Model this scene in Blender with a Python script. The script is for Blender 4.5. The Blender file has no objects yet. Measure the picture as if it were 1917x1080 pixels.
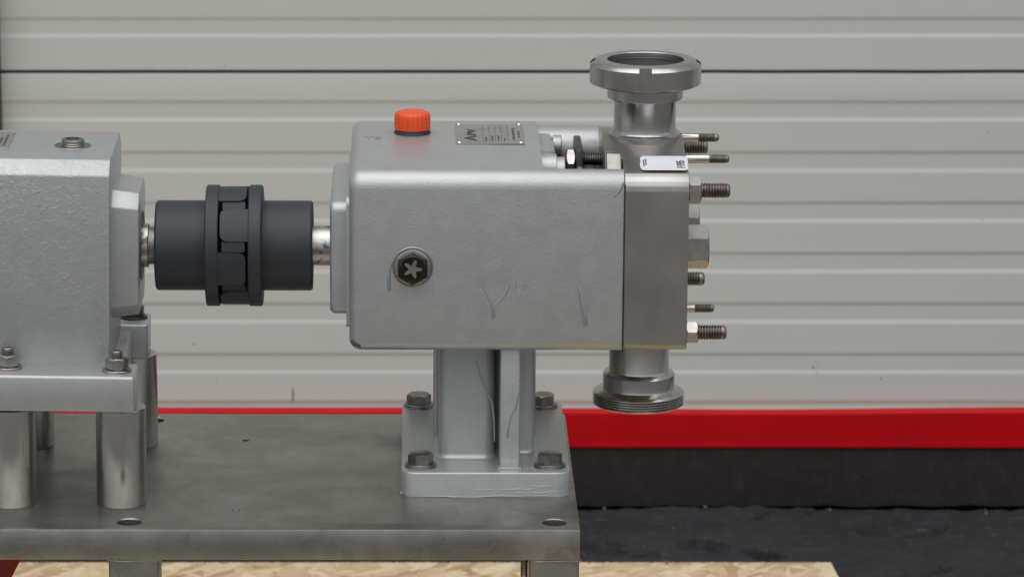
import bpy, bmesh, math, random
from mathutils import Vector, Matrix
random.seed(7)
PI = math.pi; R = math.radians; S = 0.001            # all lengths below are written in millimetres

# ---------------------------------------------------------------- camera, sky, sun, exposure
scene = bpy.context.scene
COL = scene.collection
cam_d = bpy.data.cameras.new('camera'); cam = bpy.data.objects.new('camera', cam_d); COL.objects.link(cam)
PITCH = R(13.2)
cam.location = (0, -4.0 * math.cos(PITCH), 4.0 * math.sin(PITCH))
cam.rotation_euler = (PI / 2 - PITCH, 0, 0)
cam_d.sensor_width = 36; cam_d.lens = 8000 / 1917 * 36
cam_d.clip_start = 0.05; cam_d.clip_end = 500
cam_d.dof.use_dof = True; cam_d.dof.focus_distance = 4.0; cam_d.dof.aperture_fstop = 16
scene.camera = cam

SUN_EL, SUN_AZ = R(73), R(186)                        # azimuth clockwise from +Y
world = bpy.data.worlds.new('World'); scene.world = world; world.use_nodes = True
wn = world.node_tree.nodes; wl = world.node_tree.links
sky = wn.new('ShaderNodeTexSky'); sky.sky_type = 'NISHITA'; sky.sun_disc = False
sky.sun_elevation = SUN_EL; sky.sun_rotation = SUN_AZ; sky.air_density = 1.0; sky.dust_density = 1.5; sky.ozone_density = 1.0
hs = wn.new('ShaderNodeHueSaturation'); hs.inputs['Saturation'].default_value = 0.22
wl.new(sky.outputs[0], hs.inputs['Color']); wl.new(hs.outputs[0], wn['Background'].inputs['Color'])
wn['Background'].inputs['Strength'].default_value = 0.10
sun_d = bpy.data.lights.new('sun', 'SUN'); sun = bpy.data.objects.new('sun', sun_d); COL.objects.link(sun)
sun_d.energy = 1.5; sun_d.angle = R(85); sun_d.color = (1, 0.985, 0.965)
sun.rotation_euler = Vector((math.sin(SUN_AZ) * math.cos(SUN_EL), math.cos(SUN_AZ) * math.cos(SUN_EL), math.sin(SUN_EL))).to_track_quat('Z', 'Y').to_euler()
scene.view_settings.view_transform = 'Standard'; scene.view_settings.look = 'None'
scene.view_settings.exposure = 0.25; scene.view_settings.gamma = 1

# machine frame: the machine stands turned 1.36 degrees and leans 0.45 degrees against the door's level
def machine_matrix():
    y, r = R(1.36), R(0.45)
    F = Vector((math.sin(y) * math.cos(PITCH), math.cos(y) * math.cos(PITCH), -math.sin(PITCH)))
    r0 = F.cross(Vector((0, 0, 1))).normalized(); u0 = r0.cross(F)
    r2 = math.cos(r) * r0 + math.sin(r) * u0; u2 = -math.sin(r) * r0 + math.cos(r) * u0
    ax = r2; ay = F * math.cos(PITCH) + u2 * math.sin(PITCH); az = u2 * math.cos(PITCH) - F * math.sin(PITCH)
    return Matrix((ax, ay, az)).to_4x4()
MM = machine_matrix(); WM = Matrix.Identity(4)

# ---------------------------------------------------------------- materials
def new_mat(name):
    m = bpy.data.materials.new(name); m.use_nodes = True
    nt = m.node_tree; return m, nt, nt.nodes['Principled BSDF'], nt.nodes, nt.links
def noise(nt, vec, scale, detail=4, rough=0.55, dist=0.0):
    n = nt.nodes.new('ShaderNodeTexNoise'); n.inputs['Scale'].default_value = scale; n.inputs['Detail'].default_value = detail
    n.inputs['Roughness'].default_value = rough; n.inputs['Distortion'].default_value = dist
    nt.links.new(vec, n.inputs['Vector']); return n.outputs['Fac']
def ramp(nt, fac, stops):
    r = nt.nodes.new('ShaderNodeValToRGB'); e = r.color_ramp.elements
    while len(e) < len(stops): e.new(0.5)
    for i, (p, c) in enumerate(stops):
        e[i].position = p; e[i].color = (c[0], c[1], c[2], 1) if isinstance(c, (tuple, list)) else (c, c, c, 1)
    nt.links.new(fac, r.inputs[0]); return r.outputs[0]
def mix(nt, fac, a, b, blend='MIX'):
    m = nt.nodes.new('ShaderNodeMix'); m.data_type = 'RGBA'; m.blend_type = blend
    for sock, v in ((m.inputs[0], fac), (m.inputs[6], a), (m.inputs[7], b)):
        if isinstance(v, (int, float)): sock.default_value = v
        elif isinstance(v, tuple): sock.default_value = (*v, 1)
        else: nt.links.new(v, sock)
    return m.outputs[2]
def coords(nt, scale=(1, 1, 1)):
    t = nt.nodes.new('ShaderNodeTexCoord'); mp = nt.nodes.new('ShaderNodeMapping'); mp.inputs['Scale'].default_value = scale
    nt.links.new(t.outputs['Object'], mp.inputs[0]); return mp.outputs[0]
def bump(nt, height, strength, dist, prev=None):
    b = nt.nodes.new('ShaderNodeBump'); b.inputs['Strength'].default_value = strength; b.inputs['Distance'].default_value = dist * S
    nt.links.new(height, b.inputs['Height'])
    if prev: nt.links.new(prev, b.inputs['Normal'])
    return b.outputs[0]

def metal_mat(name, col, rough, col2=None, scale=25, stretch=(1, 1, 1), fine=900, fine_str=0.15, rough2=None, metallic=1.0, stain=None, stain_scale=9, stain_t=(0.56, 0.72)):
    m, nt, p, N, L = new_mat(name)
    v = coords(nt); vs = coords(nt, stretch)
    a = noise(nt, v, scale, 6, 0.6)
    c = mix(nt, ramp(nt, a, [(0.35, 0), (0.65, 1)]), col, col2 or tuple(x * 0.75 for x in col))
    if stain:
        s = noise(nt, v, stain_scale, 5, 0.65, 0.6)
        c = mix(nt, ramp(nt, s, [(stain_t[0], 0), (stain_t[1], 0.8)]), c, stain)
    L.new(c, p.inputs['Base Color']); p.inputs['Metallic'].default_value = metallic
    g = noise(nt, vs, fine, 3)
    rr = ramp(nt, noise(nt, v, scale * 0.6, 5), [(0.3, rough), (0.7, rough2 or min(1, rough * 1.4))])
    L.new(rr, p.inputs['Roughness'])
    L.new(bump(nt, g, fine_str, 0.05), p.inputs['Normal'])
    return m

def paint_mat(name, col, rough=0.46, metallic=0.7, mottling=60, orange=420, hammer=0.0, coat=0.32, bstr=0.6):
    m, nt, p, N, L = new_mat(name)
    v = coords(nt)
    a = ramp(nt, noise(nt, v, mottling, 5, 0.6), [(0.3, 0), (0.7, 1)])
    c = mix(nt, a, tuple(x * 0.96 for x in col), tuple(min(1, x * 1.03) for x in col))
    b = ramp(nt, noise(nt, v, 16, 6, 0.7, 0.5), [(0.5, 0), (0.75, 0.22)])
    c = mix(nt, b, c, (col[0] * 0.8, col[1] * 0.79, col[2] * 0.74))
    c = mix(nt, ramp(nt, noise(nt, v, 900, 3, 0.7), [(0.35, 0), (0.7, 0.3)]), c, tuple(x * 0.72 for x in col))
    sp = nt.nodes.new('ShaderNodeTexVoronoi'); sp.inputs['Scale'].default_value = 75; L.new(v, sp.inputs['Vector'])
    spk = ramp(nt, sp.outputs['Distance'], [(0.0, 1), (0.035, 0.8), (0.06, 0)])
    gate = ramp(nt, noise(nt, v, 22, 2), [(0.6, 0), (0.66, 1)])
    mk = mix(nt, 1.0, spk, gate, 'MULTIPLY')
    c = mix(nt, mk, c, (0.10, 0.095, 0.08))
    L.new(c, p.inputs['Base Color']); p.inputs['Metallic'].default_value = metallic
    L.new(ramp(nt, noise(nt, v, 60, 4), [(0.3, rough * 0.95), (0.75, rough * 1.1)]), p.inputs['Roughness'])
    p.inputs['Coat Weight'].default_value = coat; p.inputs['Coat Roughness'].default_value = 0.1
    n1 = bump(nt, noise(nt, v, orange, 3), bstr, 0.35)
    n1 = bump(nt, noise(nt, v, 26, 3), 0.22, 1.4, n1)
    wr = ramp(nt, noise(nt, coords(nt, (1, 1, 1.6)), 75, 5, 0.62, 1.4), [(0.5, 0), (0.8, 1)])
    n1 = bump(nt, wr, 0.13, 0.7, n1)
    if hammer:
        h = ramp(nt, noise(nt, v, 190, 4, 0.6, 0.8), [(0.5, 0), (0.78, 1)])
        h = mix(nt, ramp(nt, noise(nt, v, 14, 3), [(0.3, 0.25), (0.65, 1)]), (0, 0, 0), h); n1 = bump(nt, h, hammer, 1.3, n1)
    L.new(n1, p.inputs['Normal']); L.new(bump(nt, noise(nt, v, 160, 2), 0.06, 0.4, n1), p.inputs['Coat Normal'])
    return m

M = {}
M['silver'] = paint_mat('silver_paint', (0.49, 0.508, 0.502))
M['run'] = paint_mat('thick_paint_run', (0.39, 0.41, 0.405), 0.36)
M['hammer'] = paint_mat('hammered_silver_paint', (0.45, 0.48, 0.47), 0.44, 0.6, 80, 300, 0.38, 0.2)
M['cast'] = paint_mat('cast_silver_paint', (0.48, 0.50, 0.495), 0.44, 0.65, 60, 260, 0.0, 0.25, 0.2)
M['steel'] = metal_mat('stainless_steel', (0.46, 0.44, 0.41), 0.26, (0.36, 0.345, 0.32), 22, (1, 1, 1), 700, 0.12, 0.36)
M['turned'] = metal_mat('turned_stainless', (0.56, 0.545, 0.525), 0.2, (0.43, 0.415, 0.395), 28, (1, 1, 30), 120, 0.10, 0.28, stain=(0.30, 0.275, 0.245))
M['blasted'] = metal_mat('brushed_block_steel', (0.44, 0.425, 0.40), 0.33, (0.36, 0.347, 0.325), 16, (1, 40, 1), 260, 0.14, 0.42)
M['plate'] = metal_mat('mill_steel', (0.40, 0.388, 0.355), 0.34, (0.28, 0.272, 0.248), 13, (1, 1, 1), 1300, 0.12, 0.50, stain=(0.20, 0.185, 0.155), stain_scale=16, stain_t=(0.5, 0.78))
m = M['plate']; nt = m.node_tree; p = nt.nodes['Principled BSDF']
sc1 = noise(nt, coords(nt, (3, 120, 120)), 6, 4, 0.7); sc2 = noise(nt, coords(nt, (70, 5, 70)), 5, 3, 0.7)
src = p.inputs['Base Color'].links[0].from_socket
c = mix(nt, ramp(nt, sc1, [(0.56, 0), (0.72, 0.35)]), src, (0.52, 0.51, 0.48))
c = mix(nt, ramp(nt, noise(nt, coords(nt), 45, 6, 0.75, 1.0), [(0.56, 0), (0.66, 0.35)]), c, (0.17, 0.15, 0.12))
nt.links.new(c, p.inputs['Base Color'])
nt.links.new(bump(nt, mix(nt, 0.4, sc1, sc2), 0.12, 0.12, p.inputs['Normal'].links[0].from_socket), p.inputs['Normal'])
M['spacer'] = metal_mat('standoff_steel', (0.60, 0.59, 0.56), 0.24, (0.54, 0.53, 0.50), 12, (60, 60, 1), 30, 0.02, 0.29)
M['bolt'] = metal_mat('bolt_steel', (0.34, 0.325, 0.30), 0.30, (0.21, 0.195, 0.175), 120, (1, 1, 1), 900, 0.2, 0.45)
M['nut'] = metal_mat('nut_steel', (0.47, 0.45, 0.425), 0.28, (0.36, 0.34, 0.32), 90, (1, 1, 1), 900, 0.15, 0.38)
M['stud'] = metal_mat('stud_steel', (0.30, 0.275, 0.25), 0.30, (0.20, 0.175, 0.15), 150, (1, 1, 1), 900, 0.2, 0.42)
M['shank'] = metal_mat('stud_shank_steel', (0.48, 0.465, 0.44), 0.18, (0.52, 0.50, 0.47), 60, (1, 1, 1), 900, 0.1, 0.26)
M['shaft'] = metal_mat('shaft_steel', (0.56, 0.545, 0.52), 0.25, (0.44, 0.425, 0.40), 60, (1, 1, 1), 600, 0.1, 0.36, stain=(0.06, 0.045, 0.035), stain_scale=55, stain_t=(0.53, 0.58))
M['grime'] = metal_mat('oil_grime', (0.05, 0.04, 0.035), 0.4, (0.03, 0.025, 0.02), 60, metallic=0.3)
M['darksteel'] = metal_mat('dark_steel', (0.12, 0.11, 0.105), 0.35, (0.07, 0.062, 0.058), 60, metallic=0.8)
M['glass'] = metal_mat('sight_glass_dark', (0.055, 0.045, 0.035), 0.08, (0.03, 0.026, 0.02), 40, fine_str=0.0, rough2=0.12, metallic=0.7)
M['brass'] = metal_mat('reflector_brass', (0.48, 0.41, 0.34), 0.3, (0.34, 0.29, 0.23), 80)
M['black'] = metal_mat('black_rubber', (0.015, 0.014, 0.014), 0.45, (0.03, 0.028, 0.028), 60, metallic=0.0)
M['rivet'] = metal_mat('rivet_steel', (0.75, 0.74, 0.72), 0.15, (0.65, 0.64, 0.62), 60)
M['tag'] = metal_mat('tag_steel', (0.44, 0.435, 0.40), 0.38, (0.38, 0.375, 0.34), 50, (1, 30, 1), 300, 0.1, 0.45, metallic=0.75)
M['ink'] = metal_mat('printed_ink', (0.06, 0.06, 0.055), 0.5, (0.09, 0.09, 0.085), 200, metallic=0.0)
M['sticker'] = metal_mat('sticker_paper', (0.74, 0.75, 0.78), 0.45, (0.70, 0.71, 0.74), 60, fine_str=0.05, metallic=0.0)

def simple_mat(name, col, rough, col2, scale, bstr=0.3, bscale=300, bdist=0.3, coat=0.0):
    m, nt, p, N, L = new_mat(name); v = coords(nt)
    L.new(mix(nt, ramp(nt, noise(nt, v, scale, 6, 0.6), [(0.32, 0), (0.68, 1)]), col, col2), p.inputs['Base Color'])
    p.inputs['Roughness'].default_value = rough; p.inputs['Coat Weight'].default_value = coat
    L.new(bump(nt, noise(nt, v, bscale, 5, 0.6), bstr, bdist), p.inputs['Normal']); return m
M['orange'] = simple_mat('orange_plastic', (0.82, 0.085, 0.012), 0.38, (0.74, 0.07, 0.010), 60, 0.15, 500, 0.1)
M['cplgrey'] = simple_mat('charcoal_cast_iron', (0.026, 0.032, 0.040), 0.5, (0.021, 0.026, 0.033), 40, 0.5, 700, 0.35)
M['spider'] = simple_mat('grey_polyurethane', (0.030, 0.034, 0.038), 0.6, (0.024, 0.027, 0.031), 40, 0.3, 500, 0.2)
M['redpaint'] = simple_mat('red_paint', (0.56, 0.0015, 0.006), 0.5, (0.49, 0.0012, 0.005), 14, 0.3, 60, 0.6)
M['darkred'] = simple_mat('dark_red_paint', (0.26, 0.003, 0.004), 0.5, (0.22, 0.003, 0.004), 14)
M['frame'] = simple_mat('brown_door_frame', (0.075, 0.07, 0.05), 0.6, (0.06, 0.055, 0.04), 10)

m = M['redpaint']; nt = m.node_tree; p = nt.nodes['Principled BSDF']; p.inputs['Specular IOR Level'].default_value = 0.18; src = p.inputs['Base Color'].links[0].from_socket
dk = mix(nt, 1.0, ramp(nt, noise(nt, coords(nt, (1, 1, 6)), 6, 7, 0.75), [(0.58, 0), (0.72, 0.75)]), ramp(nt, noise(nt, coords(nt), 40, 5, 0.7), [(0.4, 0.2), (0.7, 1)]), 'MULTIPLY')
nt.links.new(mix(nt, dk, src, (0.09, 0.012, 0.012)), p.inputs['Base Color'])
# door slats: off white lacquer on thin embossed steel, slightly wavy and dusty
m, nt, p, N, L = new_mat('door_lacquer'); v = coords(nt); vl = coords(nt, (1, 1, 6))
c = mix(nt, ramp(nt, noise(nt, v, 3.0, 5), [(0.3, 0), (0.7, 1)]), (0.565, 0.583, 0.55), (0.58, 0.598, 0.565))
c = mix(nt, ramp(nt, noise(nt, coords(nt, (6, 1, 1)), 9, 6, 0.7), [(0.55, 0), (0.8, 0.1)]), c, (0.48, 0.49, 0.45))
L.new(c, p.inputs['Base Color']); p.inputs['Roughness'].default_value = 0.42; p.inputs['Specular IOR Level'].default_value = 0.35
n1 = bump(nt, noise(nt, v, 260, 3), 0.25, 0.3); n1 = bump(nt, noise(nt, coords(nt, (1.0, 1, 2)), 4, 2), 0.18, 3.0, n1)
L.new(n1, p.inputs['Normal']); M['door'] = m

def dark_ground(name, c1, c2, seams):
    m, nt, p, N, L = new_mat(name); v = coords(nt)
    a = noise(nt, v, 6, 7, 0.65, 0.4)
    c = mix(nt, ramp(nt, a, [(0.35, 0), (0.7, 1)]), c1, c2)
    c = mix(nt, ramp(nt, noise(nt, v, 70, 6, 0.7), [(0.5, 0), (0.75, 0.6)]), c, tuple(x * 1.7 for x in c2))
    L.new(c, p.inputs['Base Color']); p.inputs['Roughness'].default_value = 0.85; p.inputs['Specular IOR Level'].default_value = 0.2
    n1 = bump(nt, noise(nt, v, 130, 6, 0.7), 0.6, 1.5)
    if seams:
        r = N.new('ShaderNodeTexVoronoi'); r.feature = 'DISTANCE_TO_EDGE'; r.inputs['Scale'].default_value = 3.2
        w = N.new('ShaderNodeVectorMath'); w.operation = 'ADD'; nn = N.new('ShaderNodeTexNoise'); nn.inputs['Scale'].default_value = 14; nn.inputs['Detail'].default_value = 5
        L.new(v, nn.inputs['Vector']); sc = N.new('ShaderNodeVectorMath'); sc.operation = 'SCALE'; sc.inputs[3].default_value = 0.22
        L.new(nn.outputs['Color'], sc.inputs[0]); L.new(sc.outputs[0], w.inputs[0]); L.new(coords(nt, (1, 1.6, 1)), w.inputs[1]); L.new(w.outputs[0], r.inputs['Vector'])
        crack = ramp(nt, r.outputs['Distance'], [(0.0, 0), (0.022, 1)])
        gate = ramp(nt, noise(nt, v, 4, 3), [(0.48, 1), (0.56, 0)])
        ck = mix(nt, 1.0, crack, gate, 'LIGHTEN')
        n1 = bump(nt, ck, 0.9, 5.0, n1); n1 = bump(nt, noise(nt, v, 9, 5, 0.6), 0.9, 10.0, n1)
        c = mix(nt, 1.0, c, mix(nt, ck, (0.45, 0.45, 0.45), (1.0, 1.0, 1.0)), 'MULTIPLY'); L.new(c, p.inputs['Base Color'])
    L.new(n1, p.inputs['Normal']); return m
M['plinth'] = dark_ground('dark_plinth_render', (0.023, 0.019, 0.018), (0.031, 0.027, 0.026), False)
M['bitumen'] = dark_ground('bitumen', (0.022, 0.0235, 0.0255), (0.034, 0.036, 0.039), True)
M['yard'] = dark_ground('yard_concrete', (0.13, 0.128, 0.12), (0.17, 0.167, 0.16), False)

# OSB: overlapping strands in several orientations
m, nt, p, N, L = new_mat('strand_board')
base = None; hgt = None
for k, (ang, sc) in enumerate(((0.35, 1.0), (1.5, 1.1), (-0.6, 0.9), (0.9, 1.3), (2.2, 1.2))):
    t = N.new('ShaderNodeTexCoord'); mp0 = N.new('ShaderNodeMapping'); mp0.inputs['Rotation'].default_value = (0, 0, ang); mp0.inputs['Location'].default_value = (k * 3.1, k * 1.7, 0)
    mp = N.new('ShaderNodeMapping'); mp.inputs['Scale'].default_value = (17 * sc, 62 * sc, 1)
    L.new(t.outputs['Object'], mp0.inputs[0]); L.new(mp0.outputs[0], mp.inputs[0])
    nz = N.new('ShaderNodeTexNoise'); nz.inputs['Scale'].default_value = 1.3; L.new(mp.outputs[0], nz.inputs['Vector'])
    s2 = N.new('ShaderNodeVectorMath'); s2.operation = 'SCALE'; s2.inputs[3].default_value = 0.9; L.new(nz.outputs['Color'], s2.inputs[0])
    w = N.new('ShaderNodeVectorMath'); w.operation = 'ADD'; L.new(mp.outputs[0], w.inputs[0]); L.new(s2.outputs[0], w.inputs[1])
    vo = N.new('ShaderNodeTexVoronoi'); vo.inputs['Scale'].default_value = 1.0; vo.voronoi_dimensions = '2D'; L.new(w.outputs[0], vo.inputs['Vector'])
    sep = N.new('ShaderNodeSeparateColor'); L.new(vo.outputs['Color'], sep.inputs[0])
    col = ramp(nt, sep.outputs[0], [(0.0, (0.40, 0.25, 0.13)), (0.2, (0.56, 0.41, 0.24)), (0.5, (0.66, 0.52, 0.33)), (0.8, (0.74, 0.60, 0.40)), (1.0, (0.50, 0.36, 0.19))])
    if base is None: base, hgt = col, sep.outputs[0]
    else:
        sel = ramp(nt, sep.outputs[1], [(0.62, 0), (0.64, 1)]); base = mix(nt, sel, base, col)
        hgt = mix(nt, sel, hgt, sep.outputs[2])
gr = noise(nt, coords(nt, (1, 4, 1)), 60, 5, 0.7)
base = mix(nt, ramp(nt, gr, [(0.54, 0), (0.68, 0.6)]), base, (0.30, 0.18, 0.09))
L.new(base, p.inputs['Base Color']); p.inputs['Roughness'].default_value = 0.75
L.new(bump(nt, hgt, 1.0, 3.0), p.inputs['Normal']); M['osb'] = m

# ---------------------------------------------------------------- mesh helpers
class G:
    def __init__(s): s.v = []; s.f = []
    def add(s, v, f):
        o = len(s.v); s.v += [tuple(x) for x in v]; s.f += [tuple(i + o for i in q) for q in f]; return s
    def bm(s, b):
        b.verts.index_update(); r = s.add([v.co for v in b.verts], [[v.index for v in f.verts] for f in b.faces]); b.free(); return r
AX = {'x': Matrix(((0, 0, 1), (1, 0, 0), (0, 1, 0))), 'z': Matrix.Identity(3), 'y': Matrix(((0, 1, 0), (0, 0, 1), (1, 0, 0)))}
# AX maps local (u, v, t) so that t runs along the axis: x -> (u=Y, v=Z), z -> (u=X, v=Y), y -> (u=Z, v=X)
def lathe(g, axis, c, prof, n=48, a0=0.0, closed=False):
    A = AX[axis]; V = []; F = []; m = len(prof)
    for (t, r) in prof:
        for k in range(n):
            a = a0 + 2 * PI * k / n
            V.append(Vector(c) + A @ Vector((r * math.cos(a), r * math.sin(a), t)))
    for i in range(m - 1 if not closed else m):
        for k in range(n):
            a, b = i * n + k, i * n + (k + 1) % n; j = (i + 1) % m
            F.append((a, b, j * n + (k + 1) % n, j * n + k))
    if not closed:
        if prof[0][1] > 0.01: F.append(tuple(range(n))[::-1])
        if prof[-1][1] > 0.01: F.append(tuple((m - 1) * n + k for k in range(n)))
    return g.add(V, F)
def box(g, x0, x1, y0, y1, z0, z1, r=0, seg=2, rot=None, sel=None):
    b = bmesh.new(); bmesh.ops.create_cube(b, size=1)
    for v in b.verts: v.co = Vector(((x0 + x1) / 2 + v.co.x * (x1 - x0), (y0 + y1) / 2 + v.co.y * (y1 - y0), (z0 + z1) / 2 + v.co.z * (z1 - z0)))
    if r:
        E = [e for e in b.edges if sel is None or sel((e.verts[0].co + e.verts[1].co) / 2)]
        bmesh.ops.bevel(b, geom=E, offset=r, segments=seg, profile=0.5, affect='EDGES')
    if rot: bmesh.ops.transform(b, matrix=rot, verts=b.verts)
    return g.bm(b)
def prism(g, axis, pts, t0, t1, r=0, seg=2, sel=None, scale1=None, cen=None):
    A = AX[axis]; b = bmesh.new(); n = len(pts)
    lo = [b.verts.new(A @ Vector((p[0], p[1], t0))) for p in pts]
    q = pts if scale1 is None else [(cen[0] + (p[0] - cen[0]) * scale1, cen[1] + (p[1] - cen[1]) * scale1) for p in pts]
    hi = [b.verts.new(A @ Vector((p[0], p[1], t1))) for p in q]
    for i in range(n): b.faces.new((lo[i], lo[(i + 1) % n], hi[(i + 1) % n], hi[i]))
    b.faces.new(lo[::-1]); b.faces.new(hi)
    bmesh.ops.recalc_face_normals(b, faces=b.faces)
    if r:
        E = [e for e in b.edges if sel is None or sel((e.verts[0].co + e.verts[1].co) / 2, e)]
        bmesh.ops.bevel(b, geom=E, offset=r, segments=seg, profile=0.5, affect='EDGES')
    return g.bm(b)
def rrect(u0, u1, v0, v1, r, n=6):
    rr = r if isinstance(r, (tuple, list)) else (r,) * 4
    P = []
    for (cu, cv, a, q) in ((u1 - rr[0], v1 - rr[0], 0, rr[0]), (u0 + rr[1], v1 - rr[1], 90, rr[1]), (u0 + rr[2], v0 + rr[2], 180, rr[2]), (u1 - rr[3], v0 + rr[3], 270, rr[3])):
        for k in range(n + 1):
            t = R(a + 90 * k / n); P.append((cu + q * math.cos(t), cv + q * math.sin(t)))
    return P
def hexagon(g, axis, c, Rc, h, rot=0.0, chamf=1.0, both=False, hole=0):
    # hex prism whose outer corners are cut by a cone, as on a real nut
    sub = 6; n = 6 * sub; af = Rc * math.cos(PI / 6); A = AX[axis]; V = []; F = []
    def ring(t, top):
        for k in range(n):
            a = 2 * PI * k / n; s = (a % (PI / 3)) - PI / 6; rad = af / math.cos(s); off = (rad - af) * 0.6
            tt = t
            if top == 1: tt = t - off
            if top == -1: tt = t + off
            V.append(Vector(c) + A @ Vector((rad * math.cos(a + rot), rad * math.sin(a + rot), tt)))
    def circ(t, r):
        for k in range(n):
            a = 2 * PI * k / n + rot; V.append(Vector(c) + A @ Vector((r * math.cos(a), r * math.sin(a), t)))
    L = [lambda: circ(0, af * 0.95 if both else Rc * 0.98)] if both else []
    if both: L[0](); ring(chamf * 0.4, -1)
    else: ring(0, 0)
    ring(h - chamf * 0.4, 1); circ(h, af * 0.94)
    if hole: circ(h - 0.5, hole); 
    m = len(V) // n
    for i in range(m - 1):
        for k in range(n): F.append((i * n + k, i * n + (k + 1) % n, (i + 1) * n + (k + 1) % n, (i + 1) * n + k))
    F.append(tuple(range(n))[::-1]); F.append(tuple((m - 1) * n + k for k in range(n)))
    return g.add(V, F)
def thread(g, axis, c, t0, t1, r, pitch, tip=1.5, n=28, root=0.82):
    prof = [(t0, r * root)]; t = t0
    while t + pitch < t1 - tip:
        prof += [(t + pitch * 0.38, r), (t + pitch * 0.5, r), (t + pitch * 0.9, r * root)]; t += pitch
    prof += [(t + pitch * 0.3, r * 0.95), (t1 - tip, r * 0.93)]
    for k in range(1, 5): prof.append((t1 - tip + tip * math.sin(k * PI / 8), r * 0.93 - tip * 0.9 * (1 - math.cos(k * PI / 8))))
    lathe(g, axis, c, prof, n)
    return g
def tube(g, pts, rads, n=8):
    V = []; F = []
    for i, p in enumerate(pts):
        p = Vector(p); a = Vector(pts[max(0, i - 1)]); b = Vector(pts[min(len(pts) - 1, i + 1)]); d = (b - a).normalized()
        u = d.cross(Vector((0, 1, 0.01))).normalized(); w = d.cross(u)
        for k in range(n): V.append(p + rads[i] * (math.cos(2 * PI * k / n) * u + math.sin(2 * PI * k / n) * w))
    for i in range(len(pts) - 1):
        for k in range(n): F.append((i * n + k, i * n + (k + 1) % n, (i + 1) * n + (k + 1) % n, (i + 1) * n + k))
    F.append(tuple(range(n))[::-1]); F.append(tuple((len(pts) - 1) * n + k for k in range(n)))
    return g.add(V, F)

def to_mesh(name, g, mat, origin=(0, 0, 0), angle=35):
    me = bpy.data.meshes.new(name); o = Vector(origin)
    me.from_pydata([tuple((Vector(v) - o) * S) for v in g.v], [], g.f)
    b = bmesh.new(); b.from_mesh(me); bmesh.ops.recalc_face_normals(b, faces=b.faces); b.to_mesh(me); b.free()
    me.materials.append(mat); me.shade_smooth(); me.set_sharp_from_angle(angle=R(angle)); return me
def thing(name, label, cat, loc, frame=MM, rot=None, group=None):
    o = bpy.data.objects.new(name, None); COL.objects.link(o); o.empty_display_size = 0.05
    m = frame @ Matrix.Translation(Vector(loc) * S)
    if rot: m = m @ rot
    o.matrix_world = m; o['label'] = label; o['category'] = cat; o['origin'] = [float(x) for x in loc]
    if group: o['group'] = group
    return o
def root_of(o):
    while o.parent: o = o.parent
    return o
def part(name, g, mat, parent, label=None, angle=35, kind=None):
    me = to_mesh(name, g, mat, list(root_of(parent)['origin']), angle)
    o = bpy.data.objects.new(name, me); COL.objects.link(o); o.parent = parent
    if label: o['label'] = label
    if kind: o['kind'] = kind
    return o
def copy_part(o, off, parent=None, rot=None):
    c = o.copy(); COL.objects.link(c); c.parent = parent or o.parent
    c.location = o.location + Vector(off) * S
    for ch in o.children:
        d = ch.copy(); COL.objects.link(d); d.parent = c
    return c
def whole(name, g, mat, label, cat, frame=MM, loc=(0, 0, 0), group=None, angle=35):
    me = to_mesh(name, g, mat, loc, angle); o = bpy.data.objects.new(name, me); COL.objects.link(o)
    o.matrix_world = frame @ Matrix.Translation(Vector(loc) * S)
    o['label'] = label; o['category'] = cat
    if group: o['group'] = group
    return o
def structure(name, g, mat, frame=WM):
    me = to_mesh(name, g, mat); o = bpy.data.objects.new(name, me); COL.objects.link(o); o.matrix_world = frame; o['kind'] = 'structure'; return o
def cut(o, cutters):
    mods = []
    for g in cutters:
        me = bpy.data.meshes.new('cutter'); org = Vector(list(root_of(o)['origin'])) if 'origin' in root_of(o) else Vector((0, 0, 0))
        me.from_pydata([tuple((Vector(v) - org) * S) for v in g.v], [], g.f)
        b = bmesh.new(); b.from_mesh(me); bmesh.ops.recalc_face_normals(b, faces=b.faces); b.to_mesh(me); b.free()
        c = bpy.data.objects.new('cutter', me); COL.objects.link(c); c.matrix_world = root_of(o).matrix_world @ Matrix.Identity(4)
        md = o.modifiers.new('cut', 'BOOLEAN'); md.operation = 'DIFFERENCE'; md.solver = 'EXACT'; md.object = c; mods.append((md, c))
    bpy.context.view_layer.update()
    dg = bpy.context.evaluated_depsgraph_get()
    me = bpy.data.meshes.new_from_object(o.evaluated_get(dg)); old = o.data; o.modifiers.clear(); o.data = me
    for md, c in mods: cm = c.data; bpy.data.objects.remove(c); bpy.data.meshes.remove(cm)
    me.shade_smooth(); me.set_sharp_from_angle(angle=R(35))
def text_part(name, body, size, mat, parent, pos, rot, squeeze=1.0, label=None, depth=0.15):
    cu = bpy.data.curves.new(name, 'FONT'); cu.body = body; cu.size = size * S; cu.extrude = depth * S; cu.align_x = 'LEFT'
    t = bpy.data.objects.new(name, cu); COL.objects.link(t); bpy.context.view_layer.update()
    me = bpy.data.meshes.new_from_object(t.evaluated_get(bpy.context.evaluated_depsgraph_get())); bpy.data.objects.remove(t); bpy.data.curves.remove(cu)
    org = Vector(list(root_of(parent)['origin']))
    me.transform(Matrix.Translation((Vector(pos) - org) * S) @ rot @ Matrix.Diagonal((squeeze, 1, 1, 1)))
    me.materials.clear(); me.materials.append(mat)
    o = bpy.data.objects.new(name, me); COL.objects.link(o); o.parent = parent
    if label: o['label'] = label
    return o

# ================================================================ SETTING (level frame)
GZ = -700.0; YW = 1716.0
g = G()
V = [(-60000, -60000, GZ), (60000, -60000, GZ), (60000, 1200, GZ), (-60000, 1200, GZ)]
structure('ground', g.add(V, [(0, 1, 2, 3)]), M['yard'])
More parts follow.
